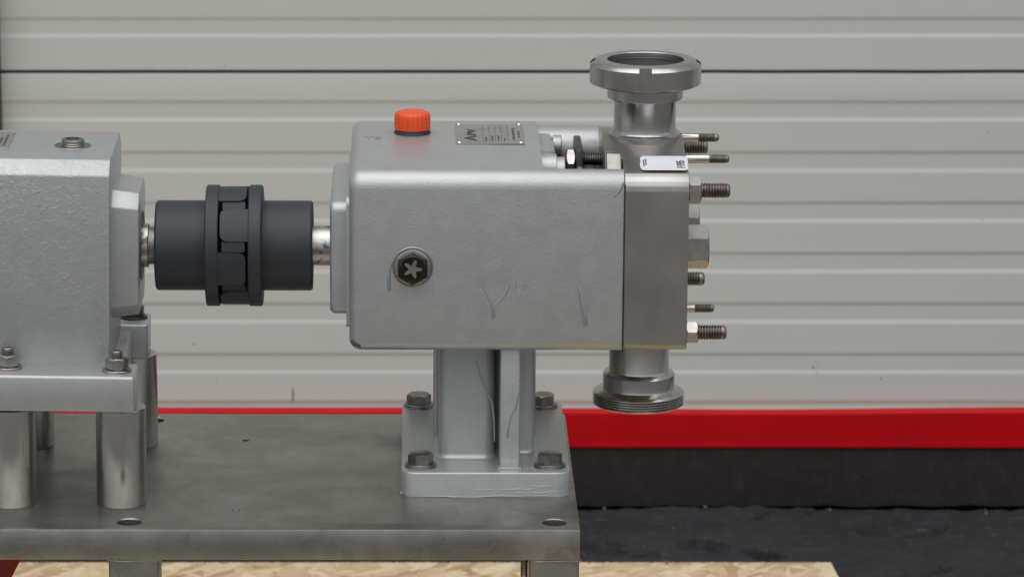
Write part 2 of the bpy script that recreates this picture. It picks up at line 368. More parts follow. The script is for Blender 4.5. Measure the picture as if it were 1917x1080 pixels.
# bitumen strip before the door, gently uneven, its far edge ragged against the plinth
g = G(); nx, ny = 700, 130; V = []; F = []
from mathutils import noise as mn
for j in range(ny + 1):
    for i in range(nx + 1):
        x = -1500 + 3000 * i / nx; y = 1000 + (1684 - 1000) * (j / ny) ** 0.8
        h = 6 * mn.noise(Vector((x * 0.005, y * 0.014, 1))) + 4 * mn.noise(Vector((x * 0.02, y * 0.05, 5))) + 2.0 * mn.noise(Vector((x * 0.08, y * 0.12, 7)))
        rd = abs(mn.noise(Vector((x * 0.0036 + 0.3, y * 0.0075 + 0.25 * mn.noise(Vector((x * 0.02, y * 0.02, 0))), 21))))
        if mn.noise(Vector((x * 0.004, y * 0.008, 40))) > -0.12: h -= 13 * max(0, 1 - rd / 0.05)
        if j > ny - 3:
            ed = 3 + 5 * mn.noise(Vector((x * 0.03, 0, 9))) + 2.5 * mn.noise(Vector((x * 0.11, 0, 2))) + (6 * max(0, mn.noise(Vector((x * 0.013, 4, 9))) - 0.25) * 3)
            if j == ny: y -= max(0, ed + 2); h -= 70
            elif j == ny - 1: y = 1682.5 - max(0, ed + 2)
            else: y = 1678 - max(0, ed + 2)
        bl = min(1, max(0, (y - 1200) / 60)); V.append((x, y, GZ + 5 * (1 - bl) + h * (0.15 + 0.85 * bl)))
for j in range(ny):
    for i in range(nx):
        a = j * (nx + 1) + i; F.append((a, a + 1, a + nx + 2, a + nx + 1))
structure('pavement', g.add(V, F), M['bitumen'])
random.seed(5); g = G()
for k in range(12):
    x = random.uniform(60, 680); y = random.choice([random.uniform(1660, 1681), random.uniform(1450, 1670)]); r = random.uniform(0.6, 1.3)
    if k < 4: x, y, r = ((125, 1672, 2.4), (430, 1666, 2.2), (700 - 60, 1650, 2.0), (262, 1678, 2.6))[k]
    lathe(g, 'z', (x, y, GZ + 2.5), [(-2.5, r * 0.8), (r * 0.3, r), (r * 0.6, r * 0.5)], random.choice((5, 6, 7)), random.random())
for (x, y, a, zz) in ((545, 1560, 0.7, 4), (197, 1361, 1.9, 21), (186, 1364, .4, 18)):
    box(g, -9, 9, -1.2, 1.2, 0, 1.2, rot=Matrix.Translation((x, y, GZ + zz)) @ Matrix.Rotation(a, 4, 'Z') @ Matrix.Rotation(0.2, 4, 'Y'))
me = to_mesh('debris', g, M['yard']); o = bpy.data.objects.new('debris', me); COL.objects.link(o); o['kind'] = 'stuff'; o['label'] = 'small pale grit and wood splinters scattered on the dark ground'; o['category'] = 'debris'
g = G(); V = []; F = []; nx = 200
for i in range(nx + 1):
    x = -1600 + 3200 * i / nx; w = 2.2 * mn.noise(Vector((x * 0.008, 2, 2)))
    e = GZ + 0.0 + 2.5 * mn.noise(Vector((x * 0.02, 5, 2))) + 1.5 * mn.noise(Vector((x * 0.06, 5, 2))); V += [(x, 1740, GZ - 60), (x, 1740, e), (x, 1692 + w, e), (x, 1692 + w, -624), (x, 1693.5 + w, -619), (x, 1780, -617)]
for i in range(nx):
    for k in range(5): a = i * 6 + k; F.append((a, a + 6, a + 7, a + 1))
structure('plinth', g.add(V, F), M['plinth'])

# red threshold beam, slightly wavy along its upper lip
g = G(); V = []; F = []; nx = 160
for i in range(nx + 1):
    x = -1600 + 3200 * i / nx
    w = 1.6 * math.sin(x / 260 + 0.8) + 0.8 * mn.noise(Vector((x * 0.01, 0, 0))); dz = -2.0 * math.exp(-((x - 330) / 190) ** 2) + (1.2 if x > 400 else 0) * min(1, (x - 400) / 300) if x > 0 else 0.6
    V += [(x, 1690 + w, -618), (x, 1688 + w, -616.5), (x, 1688 + w, -569 + dz), (x, 1689.5 + w, -567 + dz), (x, 1708, -566.5 + dz), (x, 1708, -618)]
for i in range(nx):
    for k in range(6): a = i * 6 + k; b = i * 6 + (k + 1) % 6; F.append((a, a + 6, b + 6, b))
F += [(5, 4, 3, 2, 1, 0), tuple(nx * 6 + k for k in range(6))]
whole('threshold_beam', g.add(V, F), M['redpaint'], 'red painted steel threshold beam running along the foot of the pale door', 'beam', WM)

# sectional door
door = thing('sectional_door', 'pale grey ribbed sectional door filling the background behind the machine', 'door', (0, YW, GZ + 130), WM)
def panel_profile(z0, z1, grooves):
    P = [(0.0, z1 + 0), (0.0, z1 - 1)]; P = [(7, z1), (2.0, z1 - 0.2), (0.4, z1 - 1.0), (0, z1 - 2.8)]
    for (top, bot) in sorted(grooves, reverse=True):                        # groove: upper slope, flat floor, lower slope
        P += [(0, top + 4.6), (0, top + 3.2), (0.25, top + 2.0), (1.25, top - 0.8), (1.5, top - 2.0), (1.5, top - 3.4), (1.5, bot + 3.2), (1.5, bot + 2.0), (1.25, bot + 1.0), (0.25, bot - 2.2), (0, bot - 3.4), (0, bot - 4.8)]
    P += [(0, z0 + 1.5), (0.8, z0 + 0.4), (7, z0)]
    return P
def door_panel(z0, z1, grooves):
    g = G(); V = []; F = []; P = panel_profile(z0, z1, grooves); nx = 90; m = len(P)
    for i in range(nx + 1):
        x = -681 + (2600) * i / nx
        for (y, z) in P:
            wob = 0.5 * mn.noise(Vector((x * 0.006, z * 0.004, 4)))
            V.append((x, YW + y + wob, z + 0.4 * mn.noise(Vector((x * 0.01, z * 0.01, 1)))))
    for i in range(nx):
        for k in range(m - 1): a = i * m + k; F.append((a, a + m, a + m + 1, a + 1))
    return part('door_panel', g.add(V, F), M['door'], door, angle=25)
door_panel(-585, -108.9, [(-561, -569), (-148, -170.5), (-216.5, -239.7), (-285.5, -308.6), (-354.8, -378.2), (-424.4, -448), (-494.6, -518)])
door_panel(-104.6, 354, [(-35.5, -57), (33, 10), (102, 79), (171, 148), (240, 217), (309, 286)])
door_panel(357, 816, [(750, 727), (681, 658), (612, 589), (543, 520), (474, 451), (405, 382)])
door_panel(819, 1278, [(1212, 1189), (1143, 1120), (1074, 1051), (1005, 982), (936, 913), (867, 844)])
g = G(); box(g, -681, 1919, YW + 7.2, YW + 40, -568, 1278); part('door_core', g, M['frame'], door)
g = G(); box(g, -790, -681.6, YW - 30, YW + 45, -568, 1300, 2); box(g, 1920, 2030, YW - 30, YW + 45, -568, 1300, 2); part('door_frame', g, M['frame'], door, 'dark brown steel side frame')
g = G(); tube(g, [(-297.5, YW - 0.2, -541), (-297.0, YW - 0.2, -550), (-297.8, YW - 0.2, -560)], [0.5, 0.9, 0.5], 6); part('scratch', g, M['ink'], door, 'short dark vertical scratch')
random.seed(21); g = G()
for k in range(26):
    x = random.uniform(-640, 640); z = random.uniform(-550, -60); r = random.uniform(0.35, 0.9)
    if k < 5: x, z, r = ((408, -512, 1.2), (413, -520, .9), (411, -503, .7), (500, -528, 1.1), (-430, -480, 1.0))[k]
    lathe(g, 'y', (x, YW - 0.3, z), [(0.6, r), (0, r), (-0.2, r * 0.5)], 7)
part('dirt_speck', g, M['ink'], door, kind='stuff')
# the wall of the hall around and above the door
g = G(); box(g, -9000, -790, YW - 10, YW + 120, GZ, 4200); box(g, 2030, 9000, YW - 10, YW + 120, GZ, 4200); box(g, -790, 2030, YW - 10, YW + 120, 1300, 4200)
structure('wall', g, M['door'])

# OSB sheet on the ground (follows the machine's line)
g = G(); V = []; F = []; nx = 700
XR = 409.0
for i in range(nx + 1):
    x = -1250 + (XR + 1250) * i / nx
    e = 1362.7 + 2.6 * mn.noise(Vector((x * 0.35, 1, 0))) + 1.6 * mn.noise(Vector((x * 0.05, 3, 0))) + 2.0 * mn.noise(Vector((x * 0.2, 7, 0)))
    V += [(x + 157, -700, GZ + 20), (x, e, GZ + 20), (x, e + 0.5, GZ + 8), (x + 157, -700, GZ + 8)]
for i in range(nx):
    for k in range(4): a = i * 4 + k; b = i * 4 + (k + 1) % 4; F.append((a, a + 4, b + 4, b))
F += [(3, 2, 1, 0), tuple(nx * 4 + k for k in range(4))]
osb = whole('strand_board', g.add(V, F), M['osb'], 'yellow brown strand board sheet lying on the dark ground beneath the machine', 'board', WM)

# ================================================================ MACHINE BASE
ZP = -201.3
base = thing('base_frame', 'dull grey steel base plate on square legs carrying the pump and gearbox', 'machine base', (-350, 93, GZ + 20))
g = G(); box(g, -800, 62, -114, 300.5, -230.5, ZP, 1.2, 2)
plate = part('plate', g, M['plate'], base)
holes = [(-354.5, -89, 11.3), (39, -89, 11.3), (-354, 275, 11.3), (-748, -89, 11.3), (-258, 197.4, 3.6)]
cg = []
for (x, y, r) in holes: q = G(); lathe(q, 'z', (x, y, 0), [(-240, r), (ZP - 0.9, r), (ZP + 0.6, r + (1.5 if r > 5 else 0.1))], 40); cg.append(q)
cut(plate, cg)
g = G(); lathe(g, 'z', (-257.4, -49.2, ZP), [(-0.5, 3.6), (0.6, 3.6), (0.9, 3.0), (0.5, 2.0)], 24); part('plug_screw', g, M['nut'], base)
def leg(x0, x1, y0, y1, open_side):
    g = G(); P = rrect(x0, x1, y0, y1, 5, 4)
    prism(g, 'z', P, GZ + 20.5, -230.6)
    o = part('leg', g, M['plate'], base)
    q = G(); prism(q, 'z', rrect(x0 + 3, x1 - 3, y0 + 3, y1 - 3, 3, 3), GZ, -235)
    return o
leg(-372.5, -326, -113, -66, 0); leg(15.5, 61.5, -113, -66, 0); leg(-396, -349.5, 250, 297, 0); leg(26, 61, 250, 297, 0); leg(-790, -743, -113, -66, 0); leg(-790, -743, 252, 299, 0)
for (x0, x1) in ((-370, -352), (28, 59)):
    g = G(); box(g, x0, x1, -65.5, 251.5, -268, -230.8, 3); part('cross_rail', g, M['plate'], base)
for (x, y) in ((-372.5, -113.4), (15.5, -113.4)):
    g = G(); tube(g, [(x - 1, y + 2, -231.5), (x + 12, y, -231.9), (x + 30, y + .6, -231.6), (x + 48, y + 1, -231.5)], [0.5, 0.8, 0.6, 0.5])
    part('weld_bead', g, M['bolt'], base)
g = G(); thread(g, 'z', (11.0, -98, 0), -330, -231, 3.6, 2.2, 1); part('threaded_rod', g, M['stud'], base, 'rusty threaded rod beside the right leg')
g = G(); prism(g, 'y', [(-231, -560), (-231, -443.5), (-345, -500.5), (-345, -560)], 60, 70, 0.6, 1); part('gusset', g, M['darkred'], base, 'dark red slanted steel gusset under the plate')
# standoffs
g = G(); lathe(g, 'z', (-365.5, -24.5, 0), [(ZP + 0.2, 22.9), (ZP + 0.8, 23.3), (-108.7, 23.3), (-108.2, 22.8)], 56); st = part('standoff', g, M['spacer'], base)
for (x, y) in ((-468, -24.5), (-367, 182.6), (-468.5, 182.6), (-580, -24.5), (-580, 182.6)): copy_part(st, (x + 365.5, y + 24.5, 0))

# ================================================================ GEARBOX
gb = thing('gearbox', 'rough silver painted gear housing at the left on steel standoffs, driving the coupling', 'gearbox', (-365.5, 74, 24), MM, Matrix.Rotation(0.013, 4, 'Y'))
YC = 74
g = G()
c = 13; y0, y1, zb, zt = -6, 154, -78, 120
prism(g, 'x', [(y0, zb), (y1, zb), (y1, zt - c), (y1 - c, zt), (y0 + c, zt), (y0, zt - c)], -700, -375.2, 1.6, 2)
housing = part('housing', g, M['hammer'], gb)
g = G(); q = 14; cy0, cy1, cz0, cz1 = 22, 126, -38.5, 86
oct_ = [(cy0 + q, cz0), (cy1 - q, cz0), (cy1, cz0 + q), (cy1, cz1 - q), (cy1 - q, cz1), (cy0 + q, cz1), (cy0, cz1 - q), (cy0, cz0 + q)]
prism(g, 'x', oct_, -378, -350.2, 1.4, 2, scale1=0.94, cen=(74, 24)); cover = part('end_cover', g, M['cast'], gb)
g = G(); lathe(g, 'x', (0, YC, 24), [(-350.3, 33), (-349.4, 33), (-349.2, 32), (-349.9, 30.5), (-349.9, 22)], 56); part('seal_groove', g, M['darksteel'], cover)
g = G(); lathe(g, 'x', (0, YC, 24), [(-350, 20.6), (-343.8, 20.6), (-343.2, 19.8), (-343.2, 17)], 48); part('shaft_collar', g, M['shaft'], gb)
g = G(); lathe(g, 'x', (0, YC, 24), [(-352, 18.0), (-330, 18.0)], 40); part('shaft', g, M['bolt'], gb)
# feet: front and rear rails with nuts
for (ya, yb, nm) in ((-50, 3, 0), (153, 207, 1)):
    g = G(); box(g, -700, -349.2, ya, yb, -108, -73.4, 3.0, 3)
    if nm == 1: box(g, -390, -349.5, 163, 205, -109, -73.2, 6, 3)
    ft = part('foot_rail', g, M['cast'], gb)
g = G(); box(g, -700, -364, -20, 170, -104, -78, 4, 3); part('under_web', g, M['cast'], gb)
g = G(); lathe(g, 'x', (0, 78, -96), [(-700, 34), (-440, 34), (-432, 32), (-428, 27)], 48); part('oil_sump', g, M['cast'], gb)
def nut_stud(x, y, z, parent, rot=0.35, Rn=10.9, h=11):
    g = G(); lathe(g, 'z', (x, y, z), [(0.05, 13.6), (2.0, 13.6), (2.4, 13.1), (2.4, 6)], 40); w = part('washer', g, M['nut'], parent)
    g = G(); hexagon(g, 'z', (x, y, z + 2.4), Rn, h, rot, 1.2, True); nt_ = part('nut', g, M['nut'], parent)
    g = G(); thread(g, 'z', (x, y, 0), z + 2.4 + h - 0.5, z + 2.4 + h + 6.5, 5.6, 1.75, 1.6); part('stud_end', g, M['bolt'], nt_)
    return w
nut_stud(-367, -28, -73.4, gb, 0.12); nut_stud(-468.8, -22, -73.4, gb, 0.5); nut_stud(-560, -22, -73.4, gb, 0.5)
g = G(); lathe(g, 'z', (-365, 184, -73.4), [(0.05, 13.8), (1.8, 13.8), (2.2, 13.2), (2.2, 6)], 40); lathe(g, 'z', (-365, 184, -71.2), [(0.0, 12.3), (0.8, 12.2)], 40); part('washer', g, M['darksteel'], gb)
g = G(); hexagon(g, 'z', (-365, 184, -70.4), 10.9, 9.5, 0.4, 1.0); part('bolt_head', g, M['darksteel'], gb, 'dark hex bolt head under the end cover')
random.seed(9); g = G()
for k in range(16):
    x = -425 + k * 3.0 + random.uniform(-1, 1); r = random.uniform(1.2, 3.0)
    lathe(g, 'z', (x, -47.6 + random.uniform(-0.8, 1.0), -106.0), [(2.5, r * 0.5), (0.8, r), (-0.8, r * 0.95), (-1.0 - r * 0.4, r * 0.3)], 12)
part('paint_drip', g, M['cast'], gb, kind='stuff')
# filler plug and plate on top
g = G(); lathe(g, 'z', (-415, 71, 120), [(0.02, 17.5), (0.5, 17.2), (0.6, 15.8), (0.1, 15.2), (0.1, 13)], 48); part('spot_face', g, M['bolt'], gb)
g = G(); lathe(g, 'z', (-415, 71, 120), [(-1, 11), (0.6, 11), (1.6, 10.2), (2.6, 10.9), (3.6, 10.1), (4.6, 10.9), (5.8, 10.5), (6.6, 9.4), (6.8, 6.2), (3.2, 6.0), (3.2, 0.01)], 40); part('filler_plug', g, M['bolt'], gb, 'round threaded steel filler plug on top')
g = G(); box(g, -560, -474, 48, 127, 120.15, 121.0, 0.3, 1); tg = part('name_plate', g, M['tag'], gb)
g = G()
for (x, a_, b_) in ((-479.5, 60, 112), (-484, 56, 100), (-490, 70, 118), (-497, 58, 95), (-503, 56, 110)): box(g, x - 1.2, x + 1.2, a_, b_, 121.0, 121.12)
part('worn_print', g, M['ink'], tg, kind='stuff')

# ================================================================ COUPLING
cp = thing('jaw_coupling', 'charcoal cast iron jaw coupling joining the gearbox shaft to the pump shaft', 'coupling', (-262, 74, 24))
CY = (0, YC, 24)
def hub(xa, xb, xr0, xr1, sgn):
    g = G()
    if sgn > 0: prof = [(xa, 19), (xa, 40.8), (xa + 1.8, 42.7), (xb, 42.7), (xb + 0.6, 43.6), (xr0 + 0.2, 56.0), (xr0 + 1.4, 57.6), (xr1 - .8, 57.6), (xr1, 57.0), (xr1, 19)]
    else: prof = [(xr0, 19), (xr0, 57.0), (xr0 + .8, 57.6), (xr1 - 1.4, 57.6), (xr1 - 0.2, 56.0), (xb - 0.6, 43.6), (xb, 42.7), (xa - 1.8, 42.7), (xa, 41.2), (xa, 19)]
    lathe(g, 'x', CY, prof, 96, closed=True)
    return part('hub', g, M['cplgrey'], cp)
hl = hub(-336.4, -288.9, -288.7, -276.0, 1)
hr = hub(-187.8, -234.7, -247.6, -234.9, -1)
def sector(a0, a1, r0, r1, x0, x1, r=3.0, tip='+'):
    # a jaw: sector of a ring swept along the shaft, free end rounded; angles measured from the camera side upward
    g = G(); b = bmesh.new(); n = 10; rings = []
    for x, ins in (((x0, 0.0), (x1 - r, 0.0), (x1 - r * 0.5, r * 0.14), (x1 - r * 0.15, r * 0.5), (x1, r)) if tip == '+' else ((x1, 0.0), (x0 + r, 0.0), (x0 + r * 0.5, r * 0.14), (x0 + r * 0.15, r * 0.5), (x0, r))):
        da = ins / r1; ring = []
        for rr, rev in ((r1, False), (r0, True)):
            for k in (range(n + 1) if not rev else range(n, -1, -1)):
                a = a0 + da + (a1 - a0 - 2 * da) * k / n
                ring.append(b.verts.new((x, YC - rr * math.cos(a), 24 + rr * math.sin(a))))
        rings.append(ring)
    m = 2 * n + 2
    for i in range(len(rings) - 1):
        for k in range(m): b.faces.new((rings[i][k], rings[i][(k + 1) % m], rings[i + 1][(k + 1) % m], rings[i + 1][k]))
    for rg in (rings[0], rings[-1]):
        for k in range(n): b.faces.new((rg[k], rg[k + 1], rg[m - 2 - k], rg[m - 1 - k]))
    bmesh.ops.recalc_face_normals(b, faces=b.faces); return g.bm(b)
for k in range(4):
    a = R(33 + 90 * k)
    g = sector(a - R(16.8), a + R(16.8), 30, 56.2, -274.0, -246.5, 6.5, '-'); part('jaw', g, M['cplgrey'], hr)
    a = R(33 - 45 + 90 * k)
    g = sector(a - R(17.2), a + R(17.2), 30, 56.2, -277.0, -250.0, 6.5, '+'); part('jaw', g, M['cplgrey'], hl)
for k in range(8):
    a = R(33 - 22.2 + 45 * k)
    g = sector(a - R(5.1), a + R(5.1), 28, 54.6, -272.0, -250.6, 2.0, '+'); part('spider_lobe', g, M['spider'], cp)
g = G(); lathe(g, 'x', CY, [(-273, 20), (-273, 36), (-250, 36), (-250, 20)], 40, closed=True); part('spider_ring', g, M['black'], cp)

# ================================================================ PUMP
pump = thing('lobe_pump', 'silver painted rotary lobe pump with stainless head and orange filler cap on a cast pedestal', 'pump', (-22, 129, ZP))
X0, X1 = -152.5, 104.3
def body_section(ins):
    # outline in (Y, Z), inset by ins: big front/back top radii, crowned top
    P = []; r = 17; rb = 12
    ztF, ztB = 110.6, 115.6
    def arc(cy, cz, rad, a0, a1, n=8):
        for k in range(n + 1):
            a = R(a0 + (a1 - a0) * k / n); P.append((cy + (rad - ins) * math.cos(a), cz + (rad - ins) * math.sin(a)))
    arc(240 - r, ztB - r, r, 0, 90); 
    for k in range(1, 8):
        t = k / 8; P.append((240 - r - (240 - 2 * r) * t, ztB - ins + (ztF - ztB) * t + 1.5 * math.sin(PI * t)))
    arc(r, ztF - r, r, 90, 180); arc(rb, -61.8 + rb, rb, 180, 270, 5); arc(240 - rb, -61.8 + rb, rb, 270, 360, 5)
    return P
g = G(); V = []; F = []; rings = [(X0 + 11 * (1 - math.cos(R(a))), 11 * (1 - math.sin(R(a)))) for a in (0, 12, 25, 40, 55, 72, 90)]
rings += [(X0 + 40, 0), (X1 - 1.2, 0), (X1 - 0.3, 0.35), (X1, 1.2)]
secs = [body_section(i) for _, i in rings]; m = len(secs[0])
for (x, _), sct in zip(rings, secs): V += [(x, y, z) for y, z in sct]
for i in range(len(rings) - 1):
    for k in range(m): F.append((i * m + k, i * m + (k + 1) % m, (i + 1) * m + (k + 1) % m, (i + 1) * m + k))
F += [tuple(range(m))[::-1], tuple((len(rings) - 1) * m + k for k in range(m))]
body = part('housing', g.add(V, F), M['silver'], pump)
q = G(); box(q, 28.5, 140, 17.5, 260, 4, 160); cut(body, [q])
# chamber behind the front wall
g = G(); box(g, 28.0, 104.0, 188, 239.6, -40, 113.4, 23, 6, sel=lambda c: c.z > 60 and abs(c.x - 66) < 5); part('rear_wall', g, M['silver'], pump)
g = G(); box(g, 28.9, 44, 112, 225, 20, 109, 7, 4, sel=lambda c: c.x > 40 and (c.z > 100 or c.y < 130)); part('bearing_cover', g, M['silver'], pump)
g = G(); lathe(g, 'x', (0, 100, 93), [(28, 15), (43.5, 15), (44, 14.5)], 40); bc = part('bearing_boss', g, M['cast'], pump)
g = G(); lathe(g, 'x', (0, 100, 91.5), [(43, 13.6), (51.3, 13.6), (52, 12.6), (52, 8)], 36); part('cap_screw', g, M['cast'], pump)
g = G(); lathe(g, 'x', (0, 186, 99), [(43, 10.5), (50.5, 10.5), (51.3, 9.6), (51.3, 6)], 32); part('cap_screw', g, M['cast'], pump)
g = G(); hexagon(g, 'x', (53.6, 120, 94), 16, 8.6, R(90 - 13 + 30), 1.2, True); part('gland_nut', g, M['nut'], pump)
g = G(); box(g, 62.5, 69.6, 105, 178, 20, 111, 1.5); part('gland_plate', g, M['darksteel'], pump)
g = G(); box(g, 62.4, 69.8, 62, 100, 60, 97, 4, 3); part('gland_lug', g, M['silver'], pump)
g = G(); thread(g, 'x', (0, 122, 99), 69, 90, 6.8, 2.2, 0.5); part('gland_stud', g, M['stud'], pump)
g = G(); box(g, 70, 80.5, 70, 108, 70, 96.5, 2); box(g, 80, 86, 78, 104, 70, 94, 4); part('seal_block', g, M['bolt'], pump)
for yy in (74, 166):
    g = G(); lathe(g, 'x', (0, yy, 24), [(30, 40), (60, 40), (60, 28), (104, 28)], 40); part('seal_housing', g, M['darksteel'], pump)
# left end cover plate and gasket
g = G(); prism(g, 'x', rrect(23, 217, -31.9, 76.8, 10, 5), -153, -170.8, 5, 4, sel=lambda c, e: c.x < -170); part('end_cover', g, M['cast'], pump)
g = G(); prism(g, 'x', rrect(12, 228, -42, 84, 9, 4), -152.2, -155.2); part('gasket', g, M['cast'], pump)
g = G(); lathe(g, 'x', CY, [(-200, 18.8), (-160, 18.8)], 48); part('shaft', g, M['shaft'], pump)
# stainless head: crowned top, thick block
g = G()
zt = 109.5; HP = []
HP += [(8.5, -60.3), (237.5, -60.3), (240, -57.8), (240, 97)]
for k in range(7): a = R(90 * k / 6); HP.append((227 + 13 * math.cos(a), 97 + 13 * math.sin(a)))
for k in range(1, 8): t = k / 8; HP.append((227 - (107) * t, 110 + 14.5 * t))
HP.append((120, 125))
for k in range(1, 9): t = k / 8; HP.append((120 - 104 * t, 124.5 - 15.0 * t))
for k in range(1, 6): a = R(98 + 82 * k / 5); HP.append((17 + 17 * math.cos(a), 92.7 + 17 * math.sin(a)))
HP += [(0, -52.0), (0.7, -55.4), (2.6, -58.2), (5.4, -59.8)]
prism(g, 'x', HP, 104.6, 164.6, 0.8, 2); head = part('pump_head', g, M['blasted'], pump)
g = G(); prism(g, 'x', [(y, z) for (y, z) in [(52, 40), (224, 40), (224, 111.3), (120, 124.2), (52, 114.5)]], 88.2, 104.7, 0.8, 1); part('head_flange', g, M['blasted'], pump)
g = G(); prism(g, 'x', [(19.2, 60), (62, 60), (62, 119), (50, 119), (22, 98), (19.2, 96)], 89.2, 102.5, 0.8, 2); part('locating_lug', g, M['nut'], pump, 'bright machined lug at the corner of the head')
g = G(); tube(g, [(104.4, -0.3, 100 - i * 16 + 0.0) for i in range(11)], [0.5 + 0.3 * random.random() for _ in range(11)], 6); part('joint_line', g, M['grime'], head)
# ports
PX, PY = 128.6, 120
g = G()
pr = [(118, 34.6), (124.8, 34.4), (125.4, 32.6), (126.4, 31.0), (127.8, 30.0), (129.5, 29.6), (158.0, 29.6), (159.0, 30.2), (159.6, 35.5), (160.4, 36.3), (180, 36.3), (190.2, 36.2), (190.8, 35.5), (190.8, 31.5), (188.5, 27.5), (181, 26.5), (100, 26.5)]
lathe(g, 'z', (PX, PY, 0), pr, 72); port = part('top_port', g, M['turned'], pump)
q = G(); lathe(q, 'z', (PX, PY, 0), [(100.5, 26.5), (200, 26.5)], 64)
g = G(); lathe(g, 'z', (PX, PY, 0), [(171.6, 36.9), (171.8, 47), (174.2, 52.6), (175.0, 53.5), (192.2, 53.5), (194.3, 51.6), (196.6, 47.2), (196.9, 46), (196.9, 37.6), (196.2, 36.6), (193, 36.5), (192.6, 37.6), (191.4, 37.6), (191.2, 36.9)], 96, closed=True)
un = part('union_nut', g, M['turned'], pump)
cg = []
for k in range(4):
    a = R(-93 + 90 * k); q = G(); box(q, 48.0, 60, -6, 6, 165, 205, rot=Matrix.Rotation(a, 4, 'Z')); q.v = [(v[0] + PX, v[1] + PY, v[2]) for v in q.v]; cg.append(q)
cut(un, cg)
g = G(); lathe(g, 'z', (PX, PY, 0), [(190.9, 36.8), (191.3, 36.8), (191.5, 36), (191.5, 35), (190.9, 34.6)], 64); part('seal_ring', g, M['black'], un)
BX = 126.4
g = G(); pr = [(-58, 29.1), (-106.5, 29.1), (-108.3, 29.6), (-109.3, 31.0), (-110.2, 33.5), (-112, 34.9), (-123.5, 35.0), (-125.3, 35.4), (-126.6, 37.2), (-127.8, 41), (-129.2, 43.6)]
z = -130.0
for k in range(4): pr += [(z, 44.4), (z - 0.8, 44.5), (z - 1.3, 42.8), (z - 1.8, 42.8)]; z -= 2.4
pr += [(z, 44.3), (z - 1.4, 44.0), (z - 2.6, 42.0), (z - 2.8, 36), (-130, 28), (-125, 26.5), (-60, 26.5)]
lathe(g, 'z', (BX, PY, 0), pr, 96); part('bottom_port', g, M['turned'], pump)
# studs and nuts on the head face
HX = 164.6
def stud(y, z, x1, r, plain=None, pitch=1.9, label=None):
    g = G(); tip = 1.6 if r < 5 else 3.0
    if plain: thread(g, 'x', (0, y, z), plain, x1, r * 0.98, pitch, r * 0.75, root=0.88)
    else: thread(g, 'x', (0, y, z), HX - 1, x1, r, pitch, r * 0.5)
    o = part('stud', g, M['stud'], pump, label)
    if plain: g = G(); lathe(g, 'x', (0, y, z), [(HX - 1, r), (plain - 0.5, r), (plain, r * 0.9)], 28); part('shank', g, M['shank'], o)
    return o
stud(20, 89.9, 204.3, 7.2, pitch=2.6); stud(220, 91.5, 196.5, 7.2, pitch=2.6); stud(20, -46.7, 203.3, 7.2, pitch=2.6); stud(220, -41.2, 195.7, 7.2, pitch=2.6)
stud(70, 110.0, 206.6, 4.3, 187.7, 1.4); stud(170, 110.6, 203.8, 4.3, 184, 1.4); stud(170, -60.4 + 1.0, 202.2, 4.2, 183.3, 1.4)
def xnut(y, z, Rc, h, rot, mat=M['nut'], name='nut', dx=0.2):
    g = G(); hexagon(g, 'x', (HX + dx, y, z), Rc, h, rot, 1.2, name == 'nut'); return part(name, g, mat, pump)
xnut(20, 89.9, 12.7, 12.2, R(180 - 33)); xnut(20, -46.7, 11.3, 11.2, R(180 - 13))
xnut(74, 24, 21.2, 23.6, R(180 - 33), M['nut'], 'rotor_nut', 0.4); xnut(166, 24, 21.2, 20.5, R(180 - 33), M['nut'], 'rotor_nut', 0.4)
for yy in (74, 166): g = G(); lathe(g, 'x', (0, yy, 24), [(HX - 1, 20.5), (HX + 1.6, 20.5), (HX + 1.9, 20)], 40); part('washer', g, M['steel'], pump)
# sticker with curled edge
g = G(); V = []; F = []; nu, nv = 12, 8; sx0, sx1 = 120.0, 164.6
for j in range(nv + 1):
    for i in range(nu + 1):
        u = i / nu; w = j / nv; y = 12.5 + 43 * w; x = sx0 + (sx1 - sx0) * u + (0.8 if w > .5 else 0)
        z = 109.3 + (y - 16) * 0.1442 + 0.55 + 2.6 * max(0, 0.45 - w) ** 2 * 4
        cr = 0
        if (i in (0, nu)) and (j in (0, nv)): x += (1.6 if i == 0 else -1.6); y += (1.6 if j == 0 else -1.6)
        if y < 16: z = 110.3 + 0.9 * (0.45 - w)
        V.append((x, y, z))
for j in range(nv):
    for i in range(nu): a = j * (nu + 1) + i; F.append((a, a + 1, a + nu + 2, a + nu + 1))
nV = len(V); V += [(x, y, z - 0.25) for x, y, z in V]; F += [tuple(nV + i for i in f[::-1]) for f in F]
stk = part('sticker', g.add(V, F), M['sticker'], pump, 'small white sticker reading F195 on top of the head')
tilt = Matrix.Rotation(R(8), 4, 'X') @ Matrix.Rotation(R(90), 4, 'Z')
text_part('lettering', 'F195', 11.0, M['ink'], stk, (161.8, 19.5, 111.4), tilt, 1.0, 'black code F195')

g = G()
for (x, ya, yb) in ((123.5, 26, 44), (125.6, 30, 46)): box(g, x - 0.6, x + 0.6, ya, yb, 0, 1)
g.v = [(x, y, 109.3 + (y - 16) * 0.1442 + 0.6 + (0.15 if z > 0.5 else -0.2) + 10.4 * max(0, 0.45 - (y - 12.5) / 43) ** 2) for x, y, z in g.v]
part('small_print', g, M['ink'], stk, kind='stuff')
